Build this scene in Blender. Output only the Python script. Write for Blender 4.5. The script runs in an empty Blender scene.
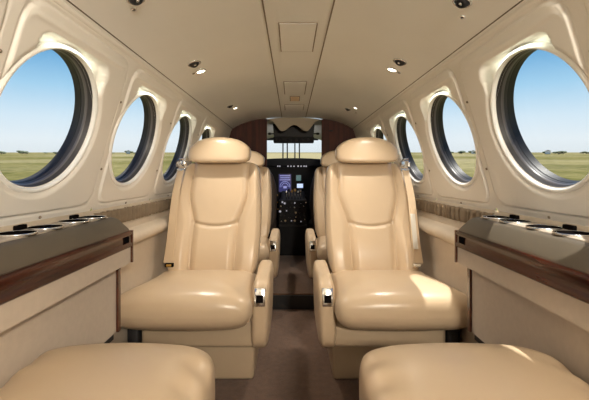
import bpy, bmesh, math, random
import numpy as np
from mathutils import Vector, Matrix
random.seed(4)
PI = math.pi
H = 0.86                     # eye height above the aisle carpet
COL = bpy.context.scene.collection

# ------------------------------------------------------------------ materials
def new_mat(name):
    m = bpy.data.materials.new(name); m.use_nodes = True
    nt = m.node_tree
    return m, nt, nt.nodes['Principled BSDF']

def mat(name, col, rough=.5, metal=0., spec=.5, noise=None, bump=None, coat=0., emit=None, sheen=0.):
    """noise=(scale, amount): value variation of the surface's own colour; bump=(scale, strength, dist)"""
    m, nt, b = new_mat(name)
    b.inputs['Base Color'].default_value = (*col, 1)
    b.inputs['Roughness'].default_value = rough
    b.inputs['Metallic'].default_value = metal
    b.inputs['Specular IOR Level'].default_value = spec
    b.inputs['Coat Weight'].default_value = coat
    b.inputs['Sheen Weight'].default_value = sheen
    if emit:
        b.inputs['Emission Color'].default_value = (*emit[0], 1)
        b.inputs['Emission Strength'].default_value = emit[1]
    tc = nt.nodes.new('ShaderNodeTexCoord')
    if noise:
        n = nt.nodes.new('ShaderNodeTexNoise'); n.inputs['Scale'].default_value = noise[0]
        n.inputs['Detail'].default_value = 5
        nt.links.new(tc.outputs['Object'], n.inputs['Vector'])
        mx = nt.nodes.new('ShaderNodeMix'); mx.data_type = 'RGBA'
        a = noise[1]
        mx.inputs[6].default_value = (*[c * (1 - a) for c in col], 1)
        mx.inputs[7].default_value = (*[min(1, c * (1 + a)) for c in col], 1)
        nt.links.new(n.outputs['Fac'], mx.inputs[0])
        nt.links.new(mx.outputs[2], b.inputs['Base Color'])
    if bump:
        n2 = nt.nodes.new('ShaderNodeTexNoise'); n2.inputs['Scale'].default_value = bump[0]
        n2.inputs['Detail'].default_value = 3
        nt.links.new(tc.outputs['Object'], n2.inputs['Vector'])
        bp = nt.nodes.new('ShaderNodeBump'); bp.inputs['Strength'].default_value = bump[1]
        bp.inputs['Distance'].default_value = bump[2]
        nt.links.new(n2.outputs['Fac'], bp.inputs['Height'])
        nt.links.new(bp.outputs['Normal'], b.inputs['Normal'])
    return m

def wood_mat(name, c1, c2, scale=(3, 40, 40), coat=1., rough=.25):
    m, nt, b = new_mat(name)
    tc = nt.nodes.new('ShaderNodeTexCoord'); mp = nt.nodes.new('ShaderNodeMapping')
    mp.inputs['Scale'].default_value = scale
    n = nt.nodes.new('ShaderNodeTexNoise'); n.inputs['Scale'].default_value = 1.; n.inputs['Detail'].default_value = 6
    n.inputs['Distortion'].default_value = .6
    r = nt.nodes.new('ShaderNodeValToRGB')
    r.color_ramp.elements[0].position = .35; r.color_ramp.elements[0].color = (*c1, 1)
    r.color_ramp.elements[1].position = .68; r.color_ramp.elements[1].color = (*c2, 1)
    nt.links.new(tc.outputs['Object'], mp.inputs['Vector']); nt.links.new(mp.outputs[0], n.inputs['Vector'])
    nt.links.new(n.outputs['Fac'], r.inputs[0]); nt.links.new(r.outputs[0], b.inputs['Base Color'])
    b.inputs['Roughness'].default_value = rough; b.inputs['Coat Weight'].default_value = coat
    b.inputs['Coat Roughness'].default_value = .06
    return m

def leather_mat(name, col, rough=.38):
    m, nt, b = new_mat(name)
    tc = nt.nodes.new('ShaderNodeTexCoord')
    n = nt.nodes.new('ShaderNodeTexNoise'); n.inputs['Scale'].default_value = 4; n.inputs['Detail'].default_value = 4
    mx = nt.nodes.new('ShaderNodeMix'); mx.data_type = 'RGBA'
    mx.inputs[6].default_value = (*[c * .9 for c in col], 1); mx.inputs[7].default_value = (*[c * 1.08 for c in col], 1)
    v = nt.nodes.new('ShaderNodeTexVoronoi'); v.inputs['Scale'].default_value = 420
    w = nt.nodes.new('ShaderNodeTexNoise'); w.inputs['Scale'].default_value = 9; w.inputs['Detail'].default_value = 2
    b1 = nt.nodes.new('ShaderNodeBump'); b1.inputs['Strength'].default_value = .12; b1.inputs['Distance'].default_value = .0006
    b2 = nt.nodes.new('ShaderNodeBump'); b2.inputs['Strength'].default_value = .25; b2.inputs['Distance'].default_value = .006
    L = nt.links.new
    for q in (n, v, w): L(tc.outputs['Object'], q.inputs['Vector'])
    L(n.outputs['Fac'], mx.inputs[0]); L(mx.outputs[2], b.inputs['Base Color'])
    L(v.outputs['Distance'], b1.inputs['Height']); L(w.outputs['Fac'], b2.inputs['Height'])
    L(b1.outputs['Normal'], b2.inputs['Normal']); L(b2.outputs['Normal'], b.inputs['Normal'])
    b.inputs['Roughness'].default_value = rough
    b.inputs['Specular IOR Level'].default_value = .45
    return m

M = {}
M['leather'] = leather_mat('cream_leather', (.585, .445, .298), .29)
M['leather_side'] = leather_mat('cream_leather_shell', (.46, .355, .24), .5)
M['wall'] = mat('cream_wall_panel', (.82, .785, .725), .38, noise=(3, .04), bump=(60, .04, .001))
M['lower'] = mat('lower_wall_cloth', (.56, .47, .365), .75, noise=(40, .06), bump=(300, .2, .0006))
M['ceiling'] = mat('headliner', (.83, .82, .775), .5, noise=(5, .04), bump=(200, .06, .0006))
M['groove'] = mat('panel_groove', (.24, .19, .14), .8)
M['lip'] = mat('window_lip_cream', (.93, .92, .88), .3)
M['ring'] = mat('window_shade_ring', (.050, .047, .048), .45, spec=.35)
M['ring2'] = mat('window_shade_ring_band', (.13, .12, .12), .35)
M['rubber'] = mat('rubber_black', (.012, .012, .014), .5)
M['pleat'] = mat('pleated_cloth', (.19, .14, .09), .85, noise=(30, .2), bump=(250, .3, .001))
M['console'] = mat('console_padding', (.10, .08, .055), .5, noise=(8, .05), bump=(400, .1, .0005))
M['ledge'] = mat('console_top', (.66, .56, .45), .4)
M['wood'] = wood_mat('gloss_burl_wood', (.010, .002, .001), (.070, .012, .005), (30, 3, 30), 0., .22)
M['wood2'] = wood_mat('bulkhead_wood', (.045, .012, .008), (.095, .026, .016), (40, 40, 3), 0., .7)
M['woodtrim'] = wood_mat('wood_edge_trim', (.05, .015, .008), (.10, .03, .015), (30, 3, 30), .5)
M['panelcloth'] = mat('console_panel_cloth', (.52, .435, .345), .8, noise=(60, .08), bump=(400, .25, .0006))
M['chrome'] = mat('chrome', (.72, .72, .72), .14, 1.)
M['dark'] = mat('dark_hole', (.006, .005, .005), .9, spec=0.)
M['black'] = mat('cockpit_black', (.006, .006, .008), .6, spec=.25)
M['darkgrey'] = mat('cockpit_grey', (.022, .021, .024), .5, spec=.3)
M['carpet'] = mat('brown_carpet', (.12, .062, .035), .95, noise=(38, .55), bump=(300, .8, .004), sheen=.2)
M['belt'] = mat('tan_belt', (.62, .47, .31), .6, bump=(600, .2, .0005))
M['white_and_sunlit'] = mat('white_and_sunlit_belt', (.75, .72, .64), .6)  # white belt parts, and the sunlit stretch painted on the right belt
M['crew'] = mat('crew_seat_brown', (.10, .075, .062), .6)
M['cockpit'] = mat('cockpit_lining', (.70, .68, .66), .6)
M['valance'] = mat('valance_cloth', (.46, .39, .29), .8, bump=(200, .1, .001))
M['lens'] = mat('lamp_lens', (1, .95, .85), .3, emit=((1, .9, .72), 9))
M['screen'] = mat('screen_blue', (.01, .01, .04), .2, emit=((.02, .022, .11), 1.0))
M['screenlit'] = mat('screen_marks', (.1, .1, .3), .3, emit=((.22, .24, .50), 1.0))
M['screenwhite'] = mat('screen_pale', (.3, .3, .4), .3, emit=((.55, .68, .95), 1.1))
M['screengreen'] = mat('screen_teal', (.02, .08, .09), .3, emit=((.02, .08, .09), 1.))
M['white'] = mat('white_marks', (.7, .7, .75), .4, emit=((.5, .5, .6), .5))
M['amber'] = mat('amber_knob', (.45, .25, .05), .4)
M['grill'] = mat('small_ceiling_plate', (.72, .55, .36), .5)

def glass_mat():
    m = bpy.data.materials.new('window_pane_acrylic'); m.use_nodes = True
    nt = m.node_tree; nt.nodes.clear()
    o = nt.nodes.new('ShaderNodeOutputMaterial'); t = nt.nodes.new('ShaderNodeBsdfTransparent')
    g = nt.nodes.new('ShaderNodeBsdfGlossy'); g.inputs['Roughness'].default_value = .03
    t.inputs['Color'].default_value = (.97, .98, .985, 1)
    mx = nt.nodes.new('ShaderNodeMixShader'); mx.inputs[0].default_value = .012
    nt.links.new(t.outputs[0], mx.inputs[1]); nt.links.new(g.outputs[0], mx.inputs[2]); nt.links.new(mx.outputs[0], o.inputs[0])
    return m
M['glass'] = glass_mat()

def ground_mat():
    m, nt, b = new_mat('grass_plain')
    tc = nt.nodes.new('ShaderNodeTexCoord')
    def nz(s, d=4, ms=(1, 1, 1)):
        mp = nt.nodes.new('ShaderNodeMapping'); mp.inputs['Scale'].default_value = ms
        n = nt.nodes.new('ShaderNodeTexNoise'); n.inputs['Scale'].default_value = s; n.inputs['Detail'].default_value = d
        nt.links.new(tc.outputs['Object'], mp.inputs[0]); nt.links.new(mp.outputs[0], n.inputs['Vector']); return n
    a, c, d = nz(.7, 8), nz(.07, 6), nz(.012, 5)
    def ramp(n, p0, c0, p1, c1):
        r = nt.nodes.new('ShaderNodeValToRGB'); e = r.color_ramp.elements
        e[0].position = p0; e[0].color = (*c0, 1); e[1].position = p1; e[1].color = (*c1, 1)
        nt.links.new(n.outputs['Fac'], r.inputs[0]); return r.outputs[0]
    def mix(f, x, y):
        mx = nt.nodes.new('ShaderNodeMix'); mx.data_type = 'RGBA'; mx.inputs[0].default_value = f
        nt.links.new(x, mx.inputs[6]); nt.links.new(y, mx.inputs[7]); return mx.outputs[2]
    A = ramp(a, .40, (.055, .055, .012), .60, (.34, .28, .11))
    C = ramp(c, .42, (.08, .082, .022), .58, (.34, .285, .13))
    D = ramp(d, .45, (.14, .14, .05), .56, (.42, .37, .23))
    nt.links.new(mix(.4, mix(.5, A, C), D), b.inputs['Base Color'])
    b.inputs['Roughness'].default_value = 1.; b.inputs['Specular IOR Level'].default_value = 0.
    return m
M['grass'] = ground_mat()
M['apron'] = mat('dry_field', (.36, .31, .17), .95, noise=(.5, .2), spec=0)
M['tree'] = mat('far_tree', (.20, .23, .16), 1., noise=(.3, .3), spec=0)
M['bldg'] = mat('far_wall', (.75, .74, .70), .8)
M['bldg_roof'] = mat('far_roof', (.50, .44, .38), .8)

# ------------------------------------------------------------------ helpers
def link(name, me, m=None, parent=None, smooth=True):
    o = bpy.data.objects.new(name, me)
    COL.objects.link(o)
    if m: me.materials.append(m)
    if smooth:
        for p in me.polygons: p.use_smooth = True
    if parent: o.parent = parent
    return o

def obj(name, bm, m, parent=None, smooth=True, auto=None):
    bmesh.ops.recalc_face_normals(bm, faces=bm.faces)
    if auto is not None:
        for e in bm.edges:
            if len(e.link_faces) == 2 and e.calc_face_angle(0) > math.radians(auto): e.smooth = False
    me = bpy.data.meshes.new(name); bm.to_mesh(me); bm.free()
    return link(name, me, m, parent, smooth)

def empty(name, loc=(0, 0, 0)):
    o = bpy.data.objects.new(name, None); COL.objects.link(o); o.location = loc
    o.empty_display_size = .05
    return o

def tag(o, label=None, cat=None, group=None, kind=None):
    if label: o['label'] = label
    if cat: o['category'] = cat
    if group: o['group'] = group
    if kind: o['kind'] = kind
    return o

def box(bm, c, h, bevel=0, seg=2, rot=None):
    r = bmesh.ops.create_cube(bm, size=1.)
    vs = r['verts']
    for v in vs: v.co = Vector((v.co.x * 2 * h[0], v.co.y * 2 * h[1], v.co.z * 2 * h[2]))
    if bevel:
        es = {e for v in vs for e in v.link_edges}
        rb = bmesh.ops.bevel(bm, geom=list(es), offset=bevel, segments=seg, affect='EDGES', profile=.5)
        vs = list({v for f in rb['faces'] for v in f.verts} | {v for v in vs if v.is_valid})
    for v in vs:
        if rot is not None: v.co = rot @ v.co
        v.co += Vector(c)
    return vs

def BM(): return bmesh.new()

def cyl(bm, p0, p1, r0, r1=None, n=24, caps=True):
    p0, p1 = Vector(p0), Vector(p1); r1 = r0 if r1 is None else r1
    d = (p1 - p0).normalized()
    a = d.orthogonal().normalized(); b = d.cross(a)
    A = [bm.verts.new(p0 + (a * math.cos(t) + b * math.sin(t)) * r0) for t in [2 * PI * i / n for i in range(n)]]
    B = [bm.verts.new(p1 + (a * math.cos(t) + b * math.sin(t)) * r1) for t in [2 * PI * i / n for i in range(n)]]
    for i in range(n):
        j = (i + 1) % n
        bm.faces.new((A[i], A[j], B[j], B[i]))
    if caps: bm.faces.new(A[::-1]); bm.faces.new(B)

def lathe(bm, prof, c, axis=(0, 0, 1), n=28, closed=False):
    """prof: list of (r, h) along axis from c"""
    d = Vector(axis).normalized(); a = d.orthogonal().normalized(); b = d.cross(a); c = Vector(c)
    rings = []
    for r, h in prof:
        rings.append([bm.verts.new(c + d * h + (a * math.cos(2 * PI * i / n) + b * math.sin(2 * PI * i / n)) * max(r, 1e-5)) for i in range(n)])
    for k in range(len(rings) - (0 if closed else 1)):
        A, B = rings[k], rings[(k + 1) % len(rings)]
        for i in range(n):
            j = (i + 1) % n
            bm.faces.new((A[i], A[j], B[j], B[i]))
    if not closed:
        if prof[0][0] > 1e-4: bm.faces.new(rings[0][::-1])
        if prof[-1][0] > 1e-4: bm.faces.new(rings[-1])

def superq(c, h, k=4., m=None, n=14, fn=None, bm=None):
    """rounded padded block; fn(u,v,w, p) -> p on normalised coords"""
    bm = bm or BM(); m = m or k
    def mp(x, y, z):
        g = (abs(x) ** k + abs(y) ** k) ** (m / k) + abs(z) ** m
        s = g ** (-1. / m)
        return x * s, y * s, z * s
    cache = {}
    def vert(p):
        key = (round(p[0], 5), round(p[1], 5), round(p[2], 5))
        if key not in cache:
            q = mp(*p)
            P = Vector((q[0] * h[0], q[1] * h[1], q[2] * h[2]))
            if fn: P = fn(q, P)
            cache[key] = bm.verts.new(P + Vector(c))
        return cache[key]
    N = (n, n, n) if isinstance(n, int) else n
    def lin(nn): return [-1 + 2 * i / nn for i in range(nn + 1)]
    for ax in range(3):
        u, v = [a for a in range(3) if a != ax]
        U, V = lin(N[u]), lin(N[v])
        for s in (-1, 1):
            for i in range(N[u]):
                for j in range(N[v]):
                    ps = []
                    for (a, b) in ((i, j), (i + 1, j), (i + 1, j + 1), (i, j + 1)):
                        p = [0, 0, 0]; p[ax] = s; p[u] = U[a]; p[v] = V[b]; ps.append(vert(tuple(p)))
                    try: bm.faces.new(ps)
                    except ValueError: pass
    return bm

def prism(bm, prof, y0, y1, caps=True):
    """closed polygon prof of (x,z) extruded along y"""
    A = [bm.verts.new((x, y0, z)) for x, z in prof]; B = [bm.verts.new((x, y1, z)) for x, z in prof]
    n = len(prof)
    for i in range(n):
        j = (i + 1) % n
        bm.faces.new((A[i], A[j], B[j], B[i]))
    if caps: bm.faces.new(A[::-1]); bm.faces.new(B)

def sheet(bm, prof, ys):
    rows = [[bm.verts.new((x, y, z)) for x, z in prof] for y in ys]
    for a, b in zip(rows, rows[1:]):
        for i in range(len(prof) - 1):
            bm.faces.new((a[i], a[i + 1], b[i + 1], b[i]))

def ribbon(bm, pts, wd, w, th):
    """flat strap along pts; wd = list of width directions"""
    rows = []
    n = len(pts)
    for i, p in enumerate(pts):
        p = Vector(p); d = (Vector(pts[min(i + 1, n - 1)]) - Vector(pts[max(i - 1, 0)])).normalized()
        W = Vector(wd[i] if isinstance(wd, list) else wd); W = (W - d * W.dot(d)).normalized(); N = d.cross(W)
        ww = w[i] if isinstance(w, (list, tuple)) else w
        rows.append([bm.verts.new(p + W * a * ww / 2 + N * b * th / 2) for a, b in ((-1, -1), (1, -1), (1, 1), (-1, 1))])
    for A, B in zip(rows, rows[1:]):
        for i in range(4):
            j = (i + 1) % 4; bm.faces.new((A[i], A[j], B[j], B[i]))
    bm.faces.new(rows[0][::-1]); bm.faces.new(rows[-1])

def tube(bm, pts, r, n=8):
    rings = []
    for i, p in enumerate(pts):
        p = Vector(p); d = (Vector(pts[min(i + 1, len(pts) - 1)]) - Vector(pts[max(i - 1, 0)])).normalized()
        a = d.orthogonal().normalized(); b = d.cross(a)
        rings.append([bm.verts.new(p + (a * math.cos(2 * PI * k / n) + b * math.sin(2 * PI * k / n)) * r) for k in range(n)])
    for A, B in zip(rings, rings[1:]):
        for i in range(n):
            j = (i + 1) % n; bm.faces.new((A[i], A[j], B[j], B[i]))
    bm.faces.new(rings[0][::-1]); bm.faces.new(rings[-1])

def dup(root, dx=(0, 0, 0)):
    def cp(o, parent):
        c = o.copy(); COL.objects.link(c)
        if parent: c.parent = parent
        for ch in [q for q in bpy.data.objects if q.parent == o]: cp(ch, c)
        return c
    r = cp(root, None); r.location = Vector(root.location) + Vector(dx)
    return r

def ss(a, b, x):
    t = min(1, max(0, (x - a) / (b - a))); return t * t * (3 - 2 * t)

# ------------------------------------------------------------------ cabin shell
C0, PITCH, RY, RZ, ZC = .982, .535, .187, .1745, .139
YB, YF = -1.1, 3.40
Z_BOT, Z_TOP = -.125, .405
def WX(Z): return .67 - .2745 * Z - .062 * Z * Z
def WP(side, y, Z, d=0.):
    sl = -.2745 - .124 * Z
    nx, nz = 1 / math.hypot(1, sl), -sl / math.hypot(1, sl)     # outward normal
    return Vector((side * (WX(Z) - nx * d), y, H + Z - nz * d))

def rr_sdf(px, pz, hx, hz, r):
    qx, qz = abs(px) - hx + r, abs(pz) - hz + r
    return math.hypot(max(qx, 0), max(qz, 0)) + min(max(qx, qz), 0) - r

def wall_offset(y, Z, c):
    """inward relief of the moulded liner around the window centred at y=c"""
    py, pz = y - (c + .05), Z - .140
    s = rr_sdf(py, pz, .245, .243, .055)
    d = .0045 * (1 - ss(-.005, .001, s))
    d -= .0045 * math.exp(-((s - .003) / .0035) ** 2)
    d += .004 * math.exp(-((Z - .352) / .006) ** 2) * (1 if s < -.01 else 0)
    e = (math.hypot((y - c) / RY, (Z - ZC) / RZ) - 1) * .175
    fl = .016 * (1 - ss(.002, .030, e))
    bs = rr_sdf(y - c - .022, Z - (ZC + .08), .150, .112, .03)
    up = ss(ZC + .02, ZC + .13, Z)
    fl = max(fl, .024 * up * (1 - ss(-.006, .007, bs)))
    return d - fl

def upper_wall(side):
    bm = BM()
    NT, NR = 160, 60
    for k in range(-1, 4):
        c = C0 + k * PITCH
        y0, y1 = c - .2175, c + .3175
        rings = []
        for r in range(NR + 1):
            t = (r / NR) ** 1.35
            row = []
            for i in range(NT):
                th = 2 * PI * i / NT
                cy, cz = c + RY * math.cos(th), ZC + RZ * math.sin(th)
                dx, dz = math.cos(th), math.sin(th)
                ts = []
                if dx > 1e-6: ts.append((y1 - c) / dx)
                if dx < -1e-6: ts.append((y0 - c) / dx)
                if dz > 1e-6: ts.append((Z_TOP - ZC) / dz)
                if dz < -1e-6: ts.append((Z_BOT - ZC) / dz)
                q = min(ts); by, bz = c + dx * q, ZC + dz * q
                # snap corners
                for (ay, az) in ((y0, Z_BOT), (y1, Z_BOT), (y0, Z_TOP), (y1, Z_TOP)):
                    if math.hypot(by - ay, bz - az) < .0075: by, bz = ay, az
                y, Z = cy + (by - cy) * t, cz + (bz - cz) * t
                row.append(bm.verts.new(WP(side, y, Z, wall_offset(y, Z, c))))
            rings.append(row)
        for A, B in zip(rings, rings[1:]):
            for i in range(NT):
                j = (i + 1) % NT
                bm.faces.new((A[i], A[j], B[j], B[i]))
    # plain lengths fore and aft
    for ya, yb in ((YB, C0 - PITCH - .2175), (C0 + 3 * PITCH + .3175, YF)):
        zs = [Z_BOT + (Z_TOP - Z_BOT) * i / 20 for i in range(21)]
        rows = [[bm.verts.new(WP(side, y, Z, 0)) for Z in zs] for y in (ya, yb)]
        for i in range(20): bm.faces.new((rows[0][i], rows[0][i + 1], rows[1][i + 1], rows[1][i]))
    return bm

def lower_prof(side):
    """from ledge under the window panels to the floor"""
    P = [(WX(Z_BOT), Z_BOT), (.697, -.132), (.695, -.19), (.685, -.20), (.685, -.222),
         (.668, -.228), (.648, -.232), (.633, -.242), (.628, -.256), (.632, -.272), (.65, -.284), (.672, -.29),
         (.676, -.33), (.674, -.5), (.672, -.70), (.668, -H)]
    return [(side * x, z + H) for x, z in P]

for side, nm in ((-1, 'left'), (1, 'right')):
    w = obj('wall_' + nm, upper_wall(side), M['wall'])
    tag(w, kind='structure')
    bm = BM(); sheet(bm, lower_prof(side), [YB, 0, 1, 2, YF])
    lw = obj('lower_wall_' + nm, bm, M['lower'], w, auto=50)
    # screws / rivets on the liner
    bm = BM()
    for k in range(0, 4):
        for (dy, Z) in ((-.225, .25), (.05, -.117), (-.225, .02)):
            y = C0 + k * PITCH + dy
            p = WP(side, y, Z, 0); q = WP(side, y, Z, .003)
            cyl(bm, p, q, .0045, .0035, 12)
    obj('liner_screw', bm, M['groove'], w)

# ceiling profile
CP = [(0, .52), (.10, .5195), (.20, .513), (.30, .500), (.38, .484), (.45, .461), (.50, .438), (.535, .418), (.556, .400)]
def ceil_z(x):
    x = abs(x)
    for (a, za), (b, zb) in zip(CP, CP[1:]):
        if x <= b: return za + (zb - za) * (x - a) / (b - a)
    return CP[-1][1]
def ceil_n(x):
    e = .01; s = (ceil_z(x + e) - ceil_z(x - e)) / (2 * e)
    return Vector((s, 0, -1)).normalized()          # pointing down into the cabin
xs = [-.5585 + i * 1.117 / 56 for i in range(57)]
bm = BM(); sheet(bm, [(x, H + ceil_z(x)) for x in xs], [YB, 0, 1, 2, 3, YF])
ceiling = tag(obj('ceiling', bm, M['ceiling']), kind='structure')
# two long seams of the centre strip
for x in (-.095, .119):
    bm = BM()
    z = H + ceil_z(x)
    for ya, yb in ((YB, YF - .02),):
        box(bm, (x, (ya + yb) / 2, z - .0005), (.0022, (yb - ya) / 2, .0018))
    obj('ceiling_seam', bm, M['groove'], ceiling, smooth=False)
def hatch(name, x, y, hx, hy, m=None, gap=.0045):
    z = H + ceil_z(x)
    bm = BM(); box(bm, (x, y, z - .0010), (hx, hy, .0020))
    f = obj(name, bm, M['groove'], ceiling, smooth=False)
    bm = BM(); box(bm, (x, y, z - .0022), (hx - gap, hy - gap, .0022), .0012, 1)
    obj('hatch_door', bm, m or M['ceiling'], f, smooth=False)
hatch('access_hatch', .014, 1.427, .068, .150)
hatch('access_hatch', .012, 2.25, .066, .165)
hatch('speaker_plate', .014, 2.56, .034, .075, M['grill'])
hatch('access_hatch', .012, 2.89, .074, .12)

# cornice bead where liner meets headliner
for n, side in ((1, -1), (2, 1)):
    bm = BM()
    prof = []
    cx, cz = side * .5535, H + .4035
    for i in range(14):
        a = 2 * PI * i / 14
        prof.append((cx + .008 * math.cos(a), cz + .008 * math.sin(a)))
    prism(bm, prof, YB, YF)
    tag(obj('trim_%d' % n, bm, M['wall'], auto=60), kind='structure')
    bm = BM(); prof = []
    cx, cz = side * .541, H + .4155
    for i in range(8):
        a = 2 * PI * i / 8
        prof.append((cx + .0028 * math.cos(a), cz + .0028 * math.sin(a)))
    prism(bm, prof, YB, YF)
    tag(obj('trim_%d' % (n + 2), bm, M['console']), kind='structure')

# floor: aisle, spar step and raised forward floor
STEP, RAISE = 2.40, .10
bm = BM()
box(bm, (0, (YB + STEP) / 2, -.02), (.67, (STEP - YB) / 2, .02))
tag(obj('floor', bm, M['carpet'], smooth=False), kind='structure')
bm = BM()
box(bm, (0, (STEP + 4.4) / 2, RAISE / 2 - .01), (.668, (4.4 - STEP) / 2, RAISE / 2 + .01), .006, 2)
tag(obj('floor_forward', bm, M['carpet'], smooth=False), kind='structure')

bm = BM()
box(bm, (0, YB - .02, H / 2 + .26), (.72, .02, .72))
tag(obj('wall_back', bm, M['wall'], smooth=False), kind='structure')

bm = BM(); box(bm, (0, STEP - .004, RAISE / 2 - .004), (.665, .006, RAISE / 2 - .006), .002, 1)  # black strip over the step face, shadow put into its colour
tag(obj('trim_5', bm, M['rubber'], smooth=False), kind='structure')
# ------------------------------------------------------------------ windows
def make_window(side, k, num):
    c = C0 + k * PITCH
    def ring(bm, s, d, n=96):
        return [bm.verts.new(WP(side, c + RY * s * math.cos(2 * PI * i / n), ZC + RZ * s * math.sin(2 * PI * i / n), d)) for i in range(n)]
    def loft(spec, closed=False):
        bm = BM(); R = [ring(bm, s, d) for s, d in spec]
        if closed: R.append(R[0])
        for A, B in zip(R, R[1:]):
            for i in range(len(A)):
                j = (i + 1) % len(A); bm.faces.new((A[i], A[j], B[j], B[i]))
        return bm
    f = obj('window_%d' % num, loft([(1.06, -.024), (1.095, -.018), (1.090, -.008), (1.068, -.001), (1.036, .001), (1.020, -.003), (1.012, -.010), (1.012, -.020), (1.02, -.026)], True), M['lip'])
    tag(f, kind='structure')
    obj('window_shade_ring', loft([(1.02, -.010), (1.006, -.013), (1.002, -.022), (.992, -.025), (.989, -.033), (.984, -.036), (.983, -.043), (.99, -.046), (1.03, -.046), (1.03, -.02)], True), M['ring'], f, auto=40)
    obj('ring_band', loft([(.992, -.0255), (.986, -.027), (.984, -.033), (.989, -.036)], True), M['ring2'], f, auto=40)
    obj('outer_seal', loft([(.995, -.044), (.983, -.046), (.982, -.052), (.985, -.066), (1.03, -.066), (1.03, -.048)], True), M['rubber'], f, auto=40)
    bm = BM(); A = ring(bm, 1.0, -.058); B = ring(bm, 1.0, -.062)
    bm.faces.new(A); bm.faces.new(B[::-1])
    for i in range(96): j = (i + 1) % 96; bm.faces.new((A[i], A[j], B[j], B[i]))
    obj('window_pane', bm, M['glass'], f, smooth=False)
n = 1
for side in (-1, 1):
    for k in range(-1, 4):
        make_window(side, k, n); n += 1

# ------------------------------------------------------------------ pleated strips under the windows
def pleated(side, label):
    bm = BM()
    ya, yb = 1.27, YF - .06
    N = int((yb - ya) / .0045)
    rows = []
    for i in range(N + 1):
        y = ya + (yb - ya) * i / N
        ph = y * 2 * PI / .040 + 1.6 * math.sin(y * 23) + 1.2 * math.sin(y * 61)
        a = .0105 + .003 * math.sin(y * 37)
        x = .681 + a * (1 - 2 * abs(math.sin(ph / 2)) ** .8)
        rows.append([bm.verts.new((side * (x + o), y + .0015 * math.sin(z * 90 + y * 30), H + z))
                     for o, z in ((.004, -.1335), (-.001, -.138), (0, -.150), (-.002, -.165), (0, -.180), (.001, -.186), (.005, -.1905))])
    for A, B in zip(rows, rows[1:]):
        for j in range(6): bm.faces.new((A[j], A[j + 1], B[j + 1], B[j]))
    o = obj('pleated_strip', bm, M['pleat'])
    tag(o, label, 'pleated trim', 'pleated strips below the windows')
pleated(-1, 'tan gathered fabric strip below the windows on the left wall')
pleated(1, 'grey brown gathered fabric strip below the windows on the right wall')

# ------------------------------------------------------------------ side consoles with cup holders
def console(side, label):
    root = empty('side_console', (side * .6, .3, H - .52))
    def P(bm_, name, m, parent=None, **kw):
        o = obj(name, bm_, m, parent or root, **kw)
        if parent is None: o.matrix_parent_inverse = Matrix.Translation(-Vector(root.location))
        return o
    ya, yb = -.25, 1.245
    S = lambda pr: [(side * x, H + z) for x, z in pr]
    bm = BM(); prism(bm, S([(.682, -.136), (.606, -.140), (.590, -.143), (.584, -.148), (.547, -.178), (.543, -.186), (.543, -.205), (.682, -.215)]), ya, yb)
    es = [e for e in bm.edges if all(abs(v.co.y - yb) < 1e-4 for v in e.verts)]
    bmesh.ops.bevel(bm, geom=es, offset=.006, segments=2, affect='EDGES')
    P(bm, 'padded_top', M['console'], auto=50)
    bm = BM(); prism(bm, S([(.680, -.1345), (.607, -.1375), (.604, -.1405), (.68, -.141)]), ya, yb - .025)
    P(bm, 'top_ledge', M['ledge'], auto=40)
    # glossy wood front (fold-away table edge)
    bm = BM(); prism(bm, S([(.560, -.184), (.5385, -.184), (.5350, -.189), (.5350, -.196), (.5375, -.199), (.5375, -.222), (.5350, -.225), (.5350, -.235), (.538, -.238), (.560, -.238)]), ya, yb - .004)
    wd = P(bm, 'wood_table_front', M['wood'], auto=40)
    bm = BM(); box(bm, (side * .5372, yb - .045, H - .2105), (.0016, .020, .0105), .001, 1)
    P(bm, 'latch_recess', M['dark'], smooth=False)
    bm = BM()
    prism(bm, S([(.56, -.184), (.5345, -.184), (.5345, -.290), (.56, -.290)]), yb - .004, yb + .003)
    P(bm, 'wood_end_trim', M['woodtrim'], smooth=False)
    bm = BM(); prism(bm, S([(.670, -.2), (.541, -.2385), (.541, -.290), (.670, -.292)]), ya, yb - .004)
    P(bm, 'drawer_front', M['panelcloth'], smooth=False)
    bm = BM(); prism(bm, S([(.670, -.291), (.588, -.291), (.588, -.52), (.670, -.52)]), ya, yb - .004)
    P(bm, 'lower_panel', M['panelcloth'], smooth=False)
    bm = BM()
    box(bm, (side * .587, yb + .002, H - .405), (.007, .008, .115))
    P(bm, 'wood_edge_strip', M['woodtrim'], smooth=False)
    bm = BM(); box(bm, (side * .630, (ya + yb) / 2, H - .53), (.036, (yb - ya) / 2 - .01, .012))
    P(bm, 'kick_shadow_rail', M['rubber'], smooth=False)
    for i, y in enumerate((.862, .962, 1.088, 1.188)):
        bm = BM()
        lathe(bm, [(.038, -.003), (.0415, .000), (.0410, .004), (.0400, .0052), (.0390, .0045), (.0385, .002)], (side * .640, y, H - .1375), n=40, closed=True)
        r = P(bm, 'cup_holder', M['chrome'])
        bm = BM(); lathe(bm, [(.0388, 0), (.0388, .0040), (.030, .0038), (.0, .0036)], (side * .640, y, H - .1375), n=40)
        w_ = obj('cup_well', bm, M['dark'], r)
    for y in (.912, 1.138):
        bm = BM(); box(bm, (side * .668, y, H - .128), (.006, .018, .006), .002, 1)
        P(bm, 'hold_latch', M['dark'], smooth=False)
    tag(root, label, 'console')
    return root
console(-1, 'olive tan padded console with glossy red wood band on left wall')
console(1, 'grey brown padded console with dark wood band on right wall')

# ------------------------------------------------------------------ cabin seats
def back_profile(v):                # half width factor over height v in -1..1
    return 1.0 - .09 * ss(-.2, 1., v) - .02 * ss(-.4, -1, v)

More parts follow.
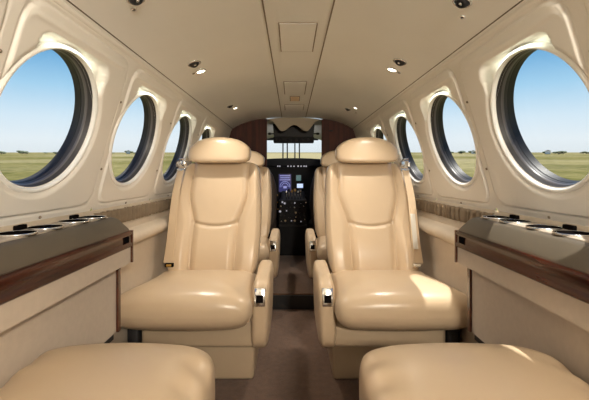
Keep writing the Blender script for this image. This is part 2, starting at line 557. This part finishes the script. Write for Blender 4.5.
def seat(s, base_h, label, white_and_sunlit=False):
    """s=+1: aisle on +x.  Local origin on the floor under the seat centre, facing -y."""
    root = empty('cabin_seat')
    def P(bm_, name, m, parent=None, **kw): return obj(name, bm_, m, parent or root, **kw)
    dz = base_h                        # height of cushion underside datum (0.30 for the aft pair)
    # cushion -----------------------------------------------------------
    def cush(q, p):
        x, y, z = q
        p = p.copy()
        t = (y + 1) / 2                                  # 0 front, 1 back
        if z > 0: p.z += .020 * (1 - x * x) * (1 - .6 * t) - .022 * t
        p.z += -.035 * t                                  # tilts down to the rear
        p.z += .012 * math.exp(-((abs(x) - .80) / .16) ** 2) * ss(.4, .9, y) * (z > 0)
        if z > 0: p.z += .0022 * math.sin(q[0] * 9 + q[1] * 3) * ss(.4, .9, abs(x))
        p.y += -.035 * (1 - x * x * .7) * (1 - t) * (1 - .25 * max(z, 0))
        p.y += .022 * (1 - t) * max(0, -z)
        return p
    P(superq((-s * .023, -.025, dz + .088), (.256, .275, .094), 13, 2.8, 34, cush), 'seat_cushion', M['leather'])
    # base ---------------------------------------------------------------
    bm = BM(); box(bm, (s * .010, .055, dz - .033), (.225, .22, .063), .018, 3)
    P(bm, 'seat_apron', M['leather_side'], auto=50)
    b0 = 0.0
    bm = BM()
    top, bot = dz - .085, b0
    vs = box(bm, (s * .075, .10, (top + bot) / 2), (.155, .17, (top - bot) / 2), .012, 2)
    for v in vs:
        t = (top - v.co.z) / (top - bot)
        v.co.x += (v.co.x - s * .075) * (-.06 * t)
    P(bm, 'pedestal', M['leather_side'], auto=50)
    bm = BM(); box(bm, (-s * .240, .03, dz / 2 + .015), (.022, .21, dz / 2 - .02), .008, 2)  # black block added to stand for the shaded gap by the wall
    P(bm, 'gap_shade_block', M['rubber'], auto=50)
    bm = BM(); box(bm, (-s * .03, .205, dz + .118), (.020, .014, .007), .003, 2)
    P(bm, 'lap_belt_tongue', M['white_and_sunlit'], auto=40)
    # backrest -----------------------------------------------------------
    HB = .288
    zb = dz + .100
    def back(q, p):
        x, y, z = q
        p = p.copy()
        p.x *= back_profile(z)
        p.x += -s * .010 * (-z)                              # drawn slightly inboard at the foot
        front = 1 if y < 0 else 0
        h = (z + 1) / 2
        xa = abs(x)
        if y < 0:
            xs = .49 + .22 * ss(.42, .74, h)
            g = math.exp(-((xa - xs) / .028) ** 2) * ss(1.02, .96, h + .0)
            hs = math.exp(-((h - .44 - .035 * (xa / xs) ** 2) / .011) ** 2) * (1 if xa < xs else 0)
            pad = (1 - ss(xs - .16, xs, xa))
            wing = ss(xs, xs + .2, xa) * (1 - ss(.9, 1.0, xa))
            fz = ss(.0, .9, -y)
            p.y += fz * (.014 * g + .011 * hs - .013 * pad - .026 * wing * (1 - .35 * h) + .012)
            p.y += -.012 * fz * math.exp(-((h - .26) / .18) ** 2)      # lumbar swell
        # recline
        p.y += .19 * h * .9 + .02 * h * h
        return p
    P(superq((0, .205, zb + HB - .02), (.224, .060, HB), 8.0, 8.0, (72, 14, 84), back), 'backrest', M['leather'])
    # headrest -----------------------------------------------------------
    def head(q, p):
        x, y, z = q
        p = p.copy()
        p.x *= 1.0 - .10 * ss(0, 1, z) + .02 * ss(0, -1, z)
        p.z -= .026 * x * x * ss(-.2, 1, z)
        p.y += .018 * z - .012 * (1 - x * x) * (y < 0)
        return p
    zh = zb + 2 * HB + .040
    hr = P(superq((s * .004, .335, zh), (.160, .056, .068), 4.8, 5.0, 26, head), 'headrest', M['leather'])
    # aisle armrest --------------------------------------------------------
    def arm(q, p):
        p = p.copy()
        p.z += .018 * ss(-.2, 1, q[1]) * (q[2] > 0)
        p.y += -.018 * q[2] * (q[1] < 0)
        p.x += s * .006 * q[2]
        return p
    ax = s * .257
    P(superq((ax, -.02, dz + .035), (.038, .19, .150), 5, 4, 20, arm), 'armrest', M['leather'])
    R = Matrix.Rotation(math.radians(-14), 3, 'X')
    bm = BM(); box(bm, (ax + s * .002, -.214, dz + .122), (.021, .006, .034), .003, 2, R)
    lt = P(bm, 'armrest_latch', M['chrome'], auto=40)
    bm = BM(); box(bm, (ax + s * .002, -.2205, dz + .117), (.0135, .004, .014), .001, 1, R)
    obj('latch_recess', bm, M['dark'], lt, smooth=False)
    # outboard low armrest against wall
    # shoulder belt ----------------------------------------------------------
    zt = zb + 2 * HB - .05
    xo = -s * .190
    pts, ws = [], []
    for i in range(15):
        t = i / 14
        z = zt - t * (zt - dz - .165)
        h = (z - zb + .02) / (2 * HB)
        y = .205 - .060 + .19 * h * .9 + .02 * h * h - .018 - .016 * math.sin(PI * t)
        pts.append((xo - s * (.022 * t ** .8) - s * .004 * math.sin(6 * t), y, z)); ws.append(.034 + .014 * t)
    bm = BM(); ribbon(bm, pts, (1, -.25 * s, 0), ws, .004)
    P(bm, 'shoulder_belt', M['belt'], auto=40)
    if white_and_sunlit:
        bm = BM(); pp = [(Vector(p) + Vector((s * .004, -.004, 0))) for p in pts[7:13]]  # sun patch on the strap, painted as a paler strip
        ribbon(bm, pp, (1, -.25 * s, 0), .024, .004)
        P(bm, 'belt_sun_strip', M['white_and_sunlit'], auto=40)
    bm = BM()
    c = Vector(pts[0])
    box(bm, c + Vector((0, -.004, .020)), (.020, .006, .016), .004, 2)
    tube(bm, [c + Vector((-.022, -.008, .004)), c + Vector((-.024, -.012, .024)), c + Vector((-.008, -.012, .042)), c + Vector((.014, -.010, .044)), c + Vector((.024, -.008, .026)), c + Vector((.020, -.006, .004))], .0055)
    cyl(bm, c + Vector((-.012, -.006, .022)), c + Vector((-.012, -.020, .022)), .010, .008, 16)
    box(bm, c + Vector((0, -.006, -.012)), (.023, .005, .007), .002, 1)
    P(bm, 'belt_fitting', M['chrome'], auto=40)
    c = Vector(pts[-1])
    bm = BM(); box(bm, c + Vector((s * .010, -.012, -.006)), (.020, .008, .009), .002, 2)
    bk = P(bm, 'belt_buckle', M['chrome'] if s < 0 else M['dark'], auto=40)
    bm = BM(); box(bm, c + Vector((s * .010, -.0205, -.006)), (.012, .002, .005), .001, 1)
    obj('buckle_button', bm, M['white_and_sunlit'] if s < 0 else M['amber'], bk, smooth=False)
    tag(root, label, 'seat', 'cream leather cabin seats')
    return root

SX_L, SX_R = -.388, .388
l1 = seat(1, .272, 'cream leather cabin seat in front left of the aisle, facing the camera')
l1.location = (SX_L, 1.64, 0)
r1 = seat(-1, .272, 'cream leather cabin seat right of the aisle with sunlit patch on its cushion', True)
r1.location = (SX_R, 1.64, 0)
l2 = seat(1, .172, 'partly hidden cream leather seat directly behind the left front seat')
l2.location = (SX_L, 2.66, RAISE)
r2 = seat(-1, .172, 'partly hidden cream leather seat directly behind the right front seat')
r2.location = (SX_R, 2.66, RAISE)

# lap buckle lying on the right cushion
bm = BM(); box(bm, (.335, 1.835, .3925), (.018, .012, .006), .003, 2)

bm.free()

# foreground seats: only the cushions reach into the photograph
def near_seat(side, label):
    xi, xo_ = (.136, .582) if side > 0 else (.172, .582)       # inner and outer edges
    hw = (xo_ - xi) / 2
    root = empty('near_seat', (side * (xi + xo_) / 2, .61, 0))
    def cush(q, p):
        x, y, z = q
        p = p.copy(); t = (1 - y) / 2       # 0 at the far (front) edge
        if z > 0: p.z += .012 * (1 - x * x) * (1 - t) - .025 * t
        p.z -= .02 * t
        p.y += .010 * (1 - x * x) * (1 - t)
        if z > 0:
            ed = ss(.55, .95, abs(x))
            p.z += .0030 * ed * math.sin(q[1] * 22 + q[0] * 5) * ss(.2, .7, abs(q[1]) + .3)
        return p
    obj('seat_cushion', superq((0, 0, .396), (hw, .262, .088), 9, 4.6, 34, cush), M['leather'], root)
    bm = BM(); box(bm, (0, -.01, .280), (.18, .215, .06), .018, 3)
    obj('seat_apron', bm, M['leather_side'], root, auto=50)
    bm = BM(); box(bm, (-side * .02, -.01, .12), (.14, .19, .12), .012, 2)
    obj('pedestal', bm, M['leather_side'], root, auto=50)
    tag(root, label, 'seat', 'near seats at the bottom edge of the photo')
near_seat(-1, 'near cream leather seat cushion at the bottom left corner beside left console')
near_seat(1, 'near cream leather seat cushion at the bottom right corner beside right console')

# ------------------------------------------------------------------ ceiling air vents and reading lights
def vent(x, y, label, r=.021, tilt=.25):
    n = ceil_n(x); base = Vector((x, y, H + ceil_z(x)))
    root = empty('air_vent', base)
    bm = BM(); lathe(bm, [(r * 1.25, -.003), (r * 1.25, .002), (r * 1.12, .005), (r * .95, .004), (r * .92, -.003)], (0, 0, 0), n, 32, True)
    obj('vent_ring', bm, M['chrome'], root)
    ax = (n + Vector((-.35 * (1 if x > 0 else -1), -tilt, 0))).normalized()
    bm = BM(); lathe(bm, [(r * .93, -.004), (r * .88, .004), (r * .66, .0105), (r * .46, .013), (r * .44, .006), (0, .005)], (0, 0, 0), ax, 28)
    nz = obj('vent_nozzle', bm, M['darkgrey'], root)
    bm = BM(); lathe(bm, [(r * .30, .006), (r * .26, .012), (0, .0135)], (0, 0, 0), ax, 16)
    obj('nozzle_cone', bm, M['chrome'], nz)
    tag(root, label, 'air vent', 'ceiling air vents')
def reading(x, y, label, r=.0185):
    n = ceil_n(x); base = Vector((x, y, H + ceil_z(x)))
    root = empty('reading_light', base)
    bm = BM(); lathe(bm, [(r * 1.35, -.003), (r * 1.35, .002), (r * 1.1, .006), (r, .004), (r, -.003)], (0, 0, 0), n, 32, True)
    obj('light_ring', bm, M['chrome'], root)
    bm = BM(); lathe(bm, [(r * 1.0, .001), (r * .85, .004), (0, .0065)], (0, 0, 0), n, 24)
    obj('light_lens', bm, M['lens'], root)
    tag(root, label, 'reading light', 'ceiling reading lights')
    ld = bpy.data.lights.new('reading_lamp', 'SPOT'); ld.energy = LAMP; ld.color = WARM
    ld.spot_size = math.radians(105); ld.spot_blend = 1.; ld.shadow_soft_size = .02
    lo = bpy.data.objects.new('reading_lamp', ld); COL.objects.link(lo)
    lo.parent = root; lo.location = n * .02
    lo.rotation_euler = Vector(n).to_track_quat('-Z', 'Y').to_euler()
def jack(x, y, label):
    n = ceil_n(x); base = Vector((x, y, H + ceil_z(x)))
    root = empty('call_button', base)
    bm = BM(); lathe(bm, [(.0085, -.002), (.0085, .002), (.006, .004), (.005, .002), (.005, -.002)], (0, 0, 0), n, 20, True)
    obj('button_ring', bm, M['chrome'], root)
    bm = BM(); lathe(bm, [(.0052, .0), (.004, .003), (0, .0035)], (0, 0, 0), n, 16)
    obj('button_cap', bm, M['darkgrey'], root)
    tag(root, label, 'button', 'small ceiling buttons')
LAMP = 18.; WARM = (1, .92, .80)
vent(-.423, 1.00, 'air vent in ceiling at the top edge, nearest on the left')
vent(.447, 1.00, 'air vent in ceiling at the top edge, nearest on the right')
jack(-.448, 1.045, 'small ceiling button beside the nearest left air vent')
jack(.478, 1.065, 'small ceiling button beside the nearest right air vent')
vent(-.420, 1.585, 'middle air vent in the left ceiling, above the second window', .024)
reading(-.420, 1.700, 'lit reading light in left ceiling beside middle air vent')
jack(-.452, 1.70, 'small ceiling button beside the middle left reading light')
vent(.437, 1.540, 'middle air vent in the right ceiling, above the second window', .024)
reading(.436, 1.655, 'lit reading light in right ceiling beside middle air vent')
jack(.468, 1.66, 'small ceiling button beside the middle right reading light')
vent(-.428, 2.55, 'farthest left ceiling air vent, near the wooden bulkhead', .018)
reading(-.408, 2.66, 'farthest left lit reading light, near the wooden bulkhead', .015)
vent(.40, 2.72, 'farthest right ceiling air vent, near the wooden bulkhead', .018)
reading(.436, 2.60, 'farthest right lit reading light, near the wooden bulkhead', .013)
jack(.466, 2.74, 'small ceiling button beside the farthest right air vent')

# ------------------------------------------------------------------ bulkhead, valance
def bulkhead(side, xin):
    bm = BM()
    out = []
    N = 16
    xa = abs(xin)
    pts = [(xa, RAISE - .002)]
    pts.append((xa, H + ceil_z(xa) - .001))
    for i in range(1, N + 1):
        x = xa + (.556 - xa) * i / N
        pts.append((x, H + ceil_z(x) - .001))
    for Z in (.3, .2, .1, 0, -.1): pts.append((WX(Z) - .001, H + Z))
    pts.append((.66, H - .2)); pts.append((.664, RAISE - .002))
    prism(bm, [(side * x, z) for x, z in pts], YF - .025, YF)
    return bm
for side, nm, xin in ((-1, 'left', -.240), (1, 'right', .272)):
    o = tag(obj('wall_front_' + nm, bulkhead(side, xin), M['wood2'], smooth=False), kind='structure')
    bm = BM()
    z0, z1 = RAISE, H + ceil_z(xin) - .004
    box(bm, (xin - side * .004, YF - .012, (z0 + z1) / 2), (.005, .016, (z1 - z0) / 2), .002, 1)
    obj('door_post', bm, M['wood2'], o, smooth=False)
# small latch on right bulkhead
bm = BM(); box(bm, (.345, YF - .030, H + .395), (.016, .004, .006), .002, 1)
o = obj('bulkhead_latch', bm, M['rubber']); tag(o, 'small dark latch on the right wooden bulkhead', 'latch')

# scalloped headliner valance over the cockpit opening
bm = BM()
x0, x1 = -.232, .264
N = 60
F, B = [], []
for i in range(N + 1):
    x = x0 + (x1 - x0) * i / N
    u = (x - .016) / .19
    zb = .445 - .030 * abs(u) ** 0 + 0
    edge = ss(.62, 1.3, abs(u))
    zb = .425 - .028 * math.cos(u * PI * 1.75 + PI) * (1 - edge) + .075 * edge
    zb = min(zb, ceil_z(x) - .004)
    F.append([bm.verts.new((x, YF + .01, H + ceil_z(x) - .002)), bm.verts.new((x, YF + .012, H + zb))])
    B.append([bm.verts.new((x, YF + .03, H + ceil_z(x) - .002)), bm.verts.new((x, YF + .028, H + zb))])
for i in range(N):
    bm.faces.new((F[i][0], F[i][1], F[i + 1][1], F[i + 1][0]))
    bm.faces.new((B[i][0], B[i + 1][0], B[i + 1][1], B[i][1]))
    bm.faces.new((F[i][1], B[i][1], B[i + 1][1], F[i + 1][1]))
o = obj('scalloped_valance', bm, M['valance'], auto=50)
tag(o, 'beige scalloped valance hanging over the cockpit opening', 'valance')

# ------------------------------------------------------------------ cockpit
YW = 4.35
gl = []
bm = BM()
secs = []
for t in np.linspace(0, 1, 8):
    y = YF + (YW - YF) * t
    sc = 1 - .18 * t
    row = []
    for i in range(41):
        a = PI * i / 40
        x = -.66 * math.cos(a) * sc; z = .17 + (.352 - .0 * t) * math.sin(a) ** .75
        z = .17 + (z - .17) * (1 - .22 * t)
        row.append(bm.verts.new((x, y, H + z)))
    secs.append(row)
for A, B in zip(secs, secs[1:]):
    for i in range(40):
        if (i < 7 or i > 32) and 3.5 < A[0].co.y < 4.2:
            gl.append([v.co.copy() for v in (A[i], A[i + 1], B[i + 1], B[i])]); continue
        bm.faces.new((A[i], A[i + 1], B[i + 1], B[i]))
tag(obj('ceiling_cockpit', bm, M['cockpit']), kind='structure')
bm = BM()
for s in (-1, 1):
    A = [bm.verts.new((s * .66, YF, RAISE - .01)), bm.verts.new((s * .66, YF, H + .17)), bm.verts.new((s * .541, YW, H + .17)), bm.verts.new((s * .541, YW, RAISE - .01))]
    bm.faces.new(A)
A = [bm.verts.new((-.541, YW, RAISE - .01)), bm.verts.new((.541, YW, RAISE - .01)), bm.verts.new((.541, YW, H + .17)), bm.verts.new((-.541, YW, H + .17))]
bm.faces.new(A)
tag(obj('wall_cockpit', bm, M['black'], smooth=False), kind='structure')
for n_, s in ((12, -1), (13, 1)):
    bm = BM()
    for q in gl:
        if q[0].x * s > 0: bm.faces.new([bm.verts.new(v) for v in q])
    bmesh.ops.remove_doubles(bm, verts=bm.verts, dist=1e-5)
    tag(obj('window_%d' % n_, bm, M['glass']), kind='structure')
# windshield frame and panes
f = BM()
box(f, (0, YW, H + .165), (.545, .02, .012)); box(f, (0, YW, H + .425), (.30, .02, .025))
for x in (-.098, -.048, .040, .092):
    box(f, (x - .01, YW - .01, H + .29), (.007, .015, .14))
for s in (-1, 1): box(f, (s * .52, YW, H + .28), (.02, .02, .13))
fr = tag(obj('window_11', f, M['darkgrey'], smooth=False), kind='structure')
bm = BM(); box(bm, (0, YW + .0, H + .29), (.5, .002, .16), rot=Matrix.Rotation(math.radians(38), 3, 'X'))
obj('window_pane', bm, M['glass'], fr, smooth=False)

# overhead panel
ov = empty('overhead_panel', (.012, 3.75, H + .36))
def Q(bm_, name, m, root, **kw):
    o = obj(name, bm_, m, root, **kw)
    if root.parent is None: o.matrix_parent_inverse = Matrix.Translation(-Vector(root.location))
    return o
bm = BM(); prism(bm, [(-.175, H + .335), (-.19, H + .492), (.215, H + .492), (.20, H + .335)], 3.62, 3.66)
Q(bm, 'upper_fascia', M['darkgrey'], ov, smooth=False)
bm = BM(); box(bm, (.012, 3.66, H + .338), (.195, .05, .028), .004, 1)
Q(bm, 'switch_box', M['black'], ov, smooth=False)
for i in range(6):
    bm = BM(); lathe(bm, [(.013, 0), (.013, .006), (.009, .010), (0, .010)], (-.125 + i * .055, 3.61, H + .336), (0, -1, 0), 16)
    Q(bm, 'dial', M['darkgrey'], ov)
for s in (-1, 1):
    bm = BM(); cyl(bm, (.012 + s * .225, 3.66, H + .40), (.012 + s * .19, 3.66, H + .40), .006, n=12)
    superq((.012 + s * .235, 3.66, H + .40), (.018, .015, .012), 2.5, bm=bm, n=8)
    Q(bm, 'visor_clamp', M['rubber'], ov)
tag(ov, 'black overhead switch panel hanging in the cockpit ceiling', 'control panel')

# glareshield + instrument panel
ip = empty('instrument_panel', (0, 4.1, H - .2))
def hood(q, p):
    p = p.copy(); p.z += .03 * (1 - q[0] ** 2) * (q[2] > 0); return p
Q(superq((0, 4.12, H + .115), (.52, .11, .035), 6, 6, 16, hood), 'glareshield', M['black'], ip)
bm = BM(); box(bm, (0, 4.08, H - .13), (.50, .03, .24), .01, 2)
Q(bm, 'panel_face', M['black'], ip, smooth=False)
def scr(x, z, hx, hz, m, name='display'):
    bm = BM(); box(bm, (x, 4.045, H + z), (hx + .006, .006, hz + .006), .002, 1)
    b = Q(bm, name, M['darkgrey'], ip, smooth=False)
    bm = BM(); box(bm, (x, 4.0385, H + z), (hx, .002, hz))
    obj('screen', bm, m, b, smooth=False)
    return b
def px(x, y, yy=4.04): return ((x - 291.6) / 375 * yy - .008, (174.7 - y) / 375 * yy)
x, z = px(285, 183)
b = scr(x, z, .066, .095, M['screen'])
bm = BM()
for r in (.052, .034):
    pts = [(x + r * math.cos(a), 4.034, H + z - .035 + r * math.sin(a)) for a in np.linspace(-.2, PI + .2, 24)]
    tube(bm, pts, .003, 6)
for dz_, w in ((.078, .055), (.056, .05), (.034, .056)): box(bm, (x, 4.035, H + z + dz_), (w, .001, .004))
box(bm, (x, 4.035, H + z - .045), (.018, .001, .012))
obj('screen_marks', bm, M['screenlit'], b, smooth=False)
x, z = px(298.6, 178); b = scr(x, z, .026, .03, M['screengreen'], 'small_display')
x, z = px(300, 185.8); b = scr(x, z, .032, .022, M['screenwhite'], 'small_display')
for i, xx in enumerate((278, 280, 288, 291, 294, 298, 301, 304, 306)):
    x, z = px(xx, 166.3)
    bm = BM(); box(bm, (x, 4.0, H + z), (.006, .004, .007))
    Q(bm, 'annunciator', M['white'], ip, smooth=False)
for i in range(16):
    xx = 277 + (i % 6) * 5.6 + random.random(); yy = 195 + (i // 6) * 7 + random.random() * 3
    x, z = px(xx, yy)
    bm = BM(); lathe(bm, [(.009, 0), (.008, .012), (0, .013)], (x, 4.05, H + z), (0, -1, 0), 12)
    Q(bm, 'knob', M['darkgrey'] if i % 3 else M['amber'], ip)
tag(ip, 'black cockpit instrument panel with glowing blue displays', 'instrument panel')

# pedestal between crew seats
pd = empty('control_pedestal', (.0, 3.7, RAISE))
bm = BM(); box(bm, (.004, 3.74, .36), (.135, .22, .26), .01, 2)
Q(bm, 'pedestal_body', M['black'], pd, smooth=False)
bm = BM(); box(bm, (.004, 3.50, H - .475), (.135, .012, .008), .003, 1)
Q(bm, 'rear_ledge', M['darkgrey'], pd, smooth=False)
bm = BM(); box(bm, (.004, 3.78, H - .29), (.12, .16, .08), .02, 2, Matrix.Rotation(math.radians(20), 3, 'X'))
Q(bm, 'quadrant', M['darkgrey'], pd, smooth=False)
for i, (x, h, m) in enumerate(((-.06, .10, 'chrome'), (-.035, .12, 'black'), (-.005, .11, 'amber'), (.025, .12, 'amber'), (.055, .10, 'chrome'), (.08, .11, 'chrome'))):
    bm = BM(); cyl(bm, (x, 3.66, H - .27), (x, 3.64, H - .27 + h), .004, n=10)
    L = Q(bm, 'lever', M['chrome'], pd)
    bm = superq((x, 3.64, H - .27 + h), (.012, .010, .014), 3, n=6)
    obj('lever_knob', bm, M[m], L)
for i in range(30):
    x = -.105 + (i % 6) * .044 + random.uniform(-.012, .012); zz = H - .265 - (i // 6) * .042 + random.uniform(-.010, .010)
    rr = random.uniform(.006, .012)
    bm = BM(); lathe(bm, [(rr, 0), (rr * .8, .012), (0, .012)], (x, 3.522, zz), (0, -1, .3), 12)
    Q(bm, 'knob', M[('chrome', 'darkgrey', 'white', 'grill', 'darkgrey', 'chrome')[random.randrange(6)]], pd)
tag(pd, 'black control pedestal with levers between the crew seats', 'control pedestal')

# crew seats
def crew(x, label):
    root = empty('crew_seat', (x, 3.78, RAISE))
    def bk(q, p):
        p = p.copy(); p.x *= 1 - .15 * ss(0, 1, q[2]); return p
    obj('backrest', superq((0, -.12, .52), (.165, .05, .29), 4, 4, 18, bk), M['crew'], root)
    obj('seat_cushion', superq((0, .09, .24), (.165, .19, .06), 5, 4, 14), M['crew'], root)
    bm = BM(); box(bm, (0, .06, .09), (.12, .13, .10), .01, 1)
    obj('seat_base', bm, M['black'], root, smooth=False)
    tag(root, label, 'seat', 'crew seats in the cockpit')
crew(-.315, 'dark brown crew seat on the left in the cockpit')
crew(.335, 'dark brown crew seat on the right in the cockpit')

# ------------------------------------------------------------------ outside
TILT = math.atan(22.4 / 375)
out = Matrix.Rotation(TILT, 4, 'X')
bm = BM()
R_ = 9000
vs = [bm.verts.new((x, y, 0)) for x, y in ((-R_, -R_), (R_, -R_), (R_, R_), (-R_, R_))]
bm.faces.new(vs)
g = obj('ground', bm, M['grass'], smooth=False); tag(g, kind='structure')
g.location = (0, 0, -1.0); g.rotation_euler = (TILT, 0, 0)
def on_ground(x, y, z=0): return out @ Vector((x, y, z)) + Vector((0, 0, -1.0))
# dry field ahead of the nose
bm = BM(); N = 14
for (xa, xb, ya, yb) in ((-260, 260, 60, 900),):
    nx = 10
    grid = [[bm.verts.new(((-.16 + .32 * i / nx) * (ya + (yb - ya) * j / N), ya + (yb - ya) * j / N + 8 * math.sin(i * 2.1), .03)) for i in range(nx + 1)] for j in range(N + 1)]
    for j in range(N):
        for i in range(nx): bm.faces.new((grid[j][i], grid[j][i + 1], grid[j + 1][i + 1], grid[j + 1][i]))
o = obj('dry_field', bm, M['apron'], smooth=False); o.location = (0, 0, -1.0); o.rotation_euler = (TILT, 0, 0)
tag(o, kind='structure')
# far trees: each its own crown and trunk
def blob(seed):
    rnd = random.Random(seed)
    bm = BM()
    for i in range(7):
        c = (rnd.uniform(-1, 1) * 2.2, rnd.uniform(-1, 1) * 1.5, 3.0 + rnd.uniform(-.9, 1.6))
        r = rnd.uniform(1.2, 2.0)
        bmesh.ops.create_icosphere(bm, subdivisions=2, radius=r, matrix=Matrix.Translation(c))
    for v in bm.verts: v.co += Vector((rnd.uniform(-.15, .15), rnd.uniform(-.15, .15), rnd.uniform(-.15, .15)))
    return bm
protos = []
for s_ in range(3):
    t = empty('distant_tree')
    obj('crown', blob(s_), M['tree'], t)
    bm = BM(); cyl(bm, (0, 0, -.2), (0, 0, 2.6), .3, .2, 8); obj('trunk', bm, M['bldg_roof'], t)
    protos.append(t)
rt = random.Random(9)
cnt = 0
for side in (-1, 1):
    for i in range(34):
        ang = math.radians(22 + 46 * (i + rt.random()) / 34)
        D = rt.uniform(420, 640)
        t = protos[cnt] if cnt < 3 else dup(protos[cnt % 3])
        t.location = on_ground(side * D * math.sin(ang), D * math.cos(ang)); k = rt.uniform(.25, .7)
        t.scale = (k * 2.6, k * 2.6, k); t.rotation_euler = (0, 0, rt.uniform(0, 6))
        tag(t, 'dark distant tree on the horizon seen through the %s windows' % ('left' if side < 0 else 'right'), 'tree',
            'distant trees through the %s windows' % ('left' if side < 0 else 'right'))
        cnt += 1
def shed(side, deg, D, w, label):
    p = on_ground(side * D * math.sin(math.radians(deg)), D * math.cos(math.radians(deg)))
    root = empty('distant_building', p); root.rotation_euler = (0, 0, -side * math.radians(deg))
    bm = BM(); box(bm, (0, 0, 1.7), (w, 4, 1.7)); obj('wall', bm, M['bldg'], root, smooth=False)
    bm = BM(); prism(bm, [(-w - .3, 3.3), (0, 4.2), (w + .3, 3.3)], -4.3, 4.3); obj('roof', bm, M['bldg_roof'], root, smooth=False)
    tag(root, label, 'building')
shed(1, 34.3, 480, 2.4, 'white distant building in the nearest right window')
shed(1, 25.8, 500, 2., 'white distant building in the second right window')
shed(-1, 23.5, 500, 2., 'white distant building in the second left window')

# ------------------------------------------------------------------ light
w = bpy.data.worlds.new('World'); bpy.context.scene.world = w; w.use_nodes = True
nt = w.node_tree; nt.nodes.clear()
o = nt.nodes.new('ShaderNodeOutputWorld'); bg = nt.nodes.new('ShaderNodeBackground')
tc = nt.nodes.new('ShaderNodeTexCoord'); vr = nt.nodes.new('ShaderNodeVectorRotate'); vr.rotation_type = 'X_AXIS'
vr.inputs['Angle'].default_value = -TILT
sp = nt.nodes.new('ShaderNodeSeparateXYZ'); rp = nt.nodes.new('ShaderNodeValToRGB')
def srgb(r, g, b): return tuple(((c / 255) / 12.92 if c / 255 < .04 else ((c / 255 + .055) / 1.055) ** 2.4) for c in (r, g, b)) + (1,)
stops = [(0, (226, 234, 238)), (.03, (232, 241, 246)), (.08, (216, 235, 247)), (.15, (168, 212, 240)), (.23, (104, 170, 218)), (.5, (70, 128, 190)), (1, (50, 100, 170))]
cr = rp.color_ramp
cr.elements[0].position = 0; cr.elements[0].color = srgb(*stops[0][1]); cr.elements[1].position = 1; cr.elements[1].color = srgb(*stops[-1][1])
for p, c in stops[1:-1]:
    e = cr.elements.new(p); e.color = srgb(*c)
L = nt.links.new
L(tc.outputs['Generated'], vr.inputs['Vector']); L(vr.outputs[0], sp.inputs[0]); L(sp.outputs[2], rp.inputs[0]); L(rp.outputs[0], bg.inputs['Color']); L(bg.outputs[0], o.inputs[0])
bg.inputs['Strength'].default_value = 1.05

sun = bpy.data.lights.new('sun', 'SUN'); sun.energy = 6.5; sun.angle = math.radians(1.2); sun.color = (1, .95, .86)
so = bpy.data.objects.new('sun', sun); COL.objects.link(so)
so.rotation_euler = Vector((-.25, -.14, -1.0)).to_track_quat('-Z', 'Y').to_euler()

def area(name, loc, d, sx, sy, e, col):
    a = bpy.data.lights.new(name, 'AREA'); a.shape = 'RECTANGLE'; a.size = sx; a.size_y = sy; a.energy = e; a.color = col
    q = bpy.data.objects.new(name, a); COL.objects.link(q); q.location = loc
    q.rotation_euler = Vector(d).to_track_quat('-Z', 'Y').to_euler(); return q
# unseen lamps added: strobe-like key behind the camera at right, faint overhead fill
area('unseen_lamp', (.42, -.88, H + .40), (-.44, 1.4, -.40), .12, .10, 30, (1, .90, .75))
area('unseen_lamp', (.0, .35, H + .50), (0, .15, -1), .3, .5, .6, (1, .94, .86))
# indirect wash strip lamps tucked under the window brows, lighting the recesses
for s in (-1, 1):
    for k in range(0, 4):
        c = C0 + k * PITCH
        p = WP(s, c + .022, ZC + .186, .006); q = WP(s, c + .022, ZC + .10, -.026)
        area('window_wash_lamp', p, q - p, .24, .008, .08, (.95, 1, .80))

pl = bpy.data.lights.new('cockpit_fill_lamp', 'POINT'); pl.energy = 1.3; pl.shadow_soft_size = .04  # unseen point lamp added to brighten the cockpit lining
po = bpy.data.objects.new('cockpit_fill_lamp', pl); COL.objects.link(po); po.location = (0, 3.85, H + .41)
# ------------------------------------------------------------------ camera
cd = bpy.data.cameras.new('camera'); cam = bpy.data.objects.new('camera', cd); COL.objects.link(cam)
cam.location = (-.008, 0, H); cam.rotation_euler = (PI / 2, 0, 0)
cd.sensor_width = 36; cd.lens = 36 * 375 / 589
cd.shift_x = (294.5 - 291.6) / 589; cd.shift_y = -(200 - 174.7) / 589
cd.clip_start = .02; cd.clip_end = 30000
sc = bpy.context.scene; sc.camera = cam
sc.view_settings.view_transform = 'Standard'; sc.view_settings.look = 'None'
sc.view_settings.gamma = 1; sc.view_settings.use_curve_mapping = False
sc.view_settings.exposure = 0.0
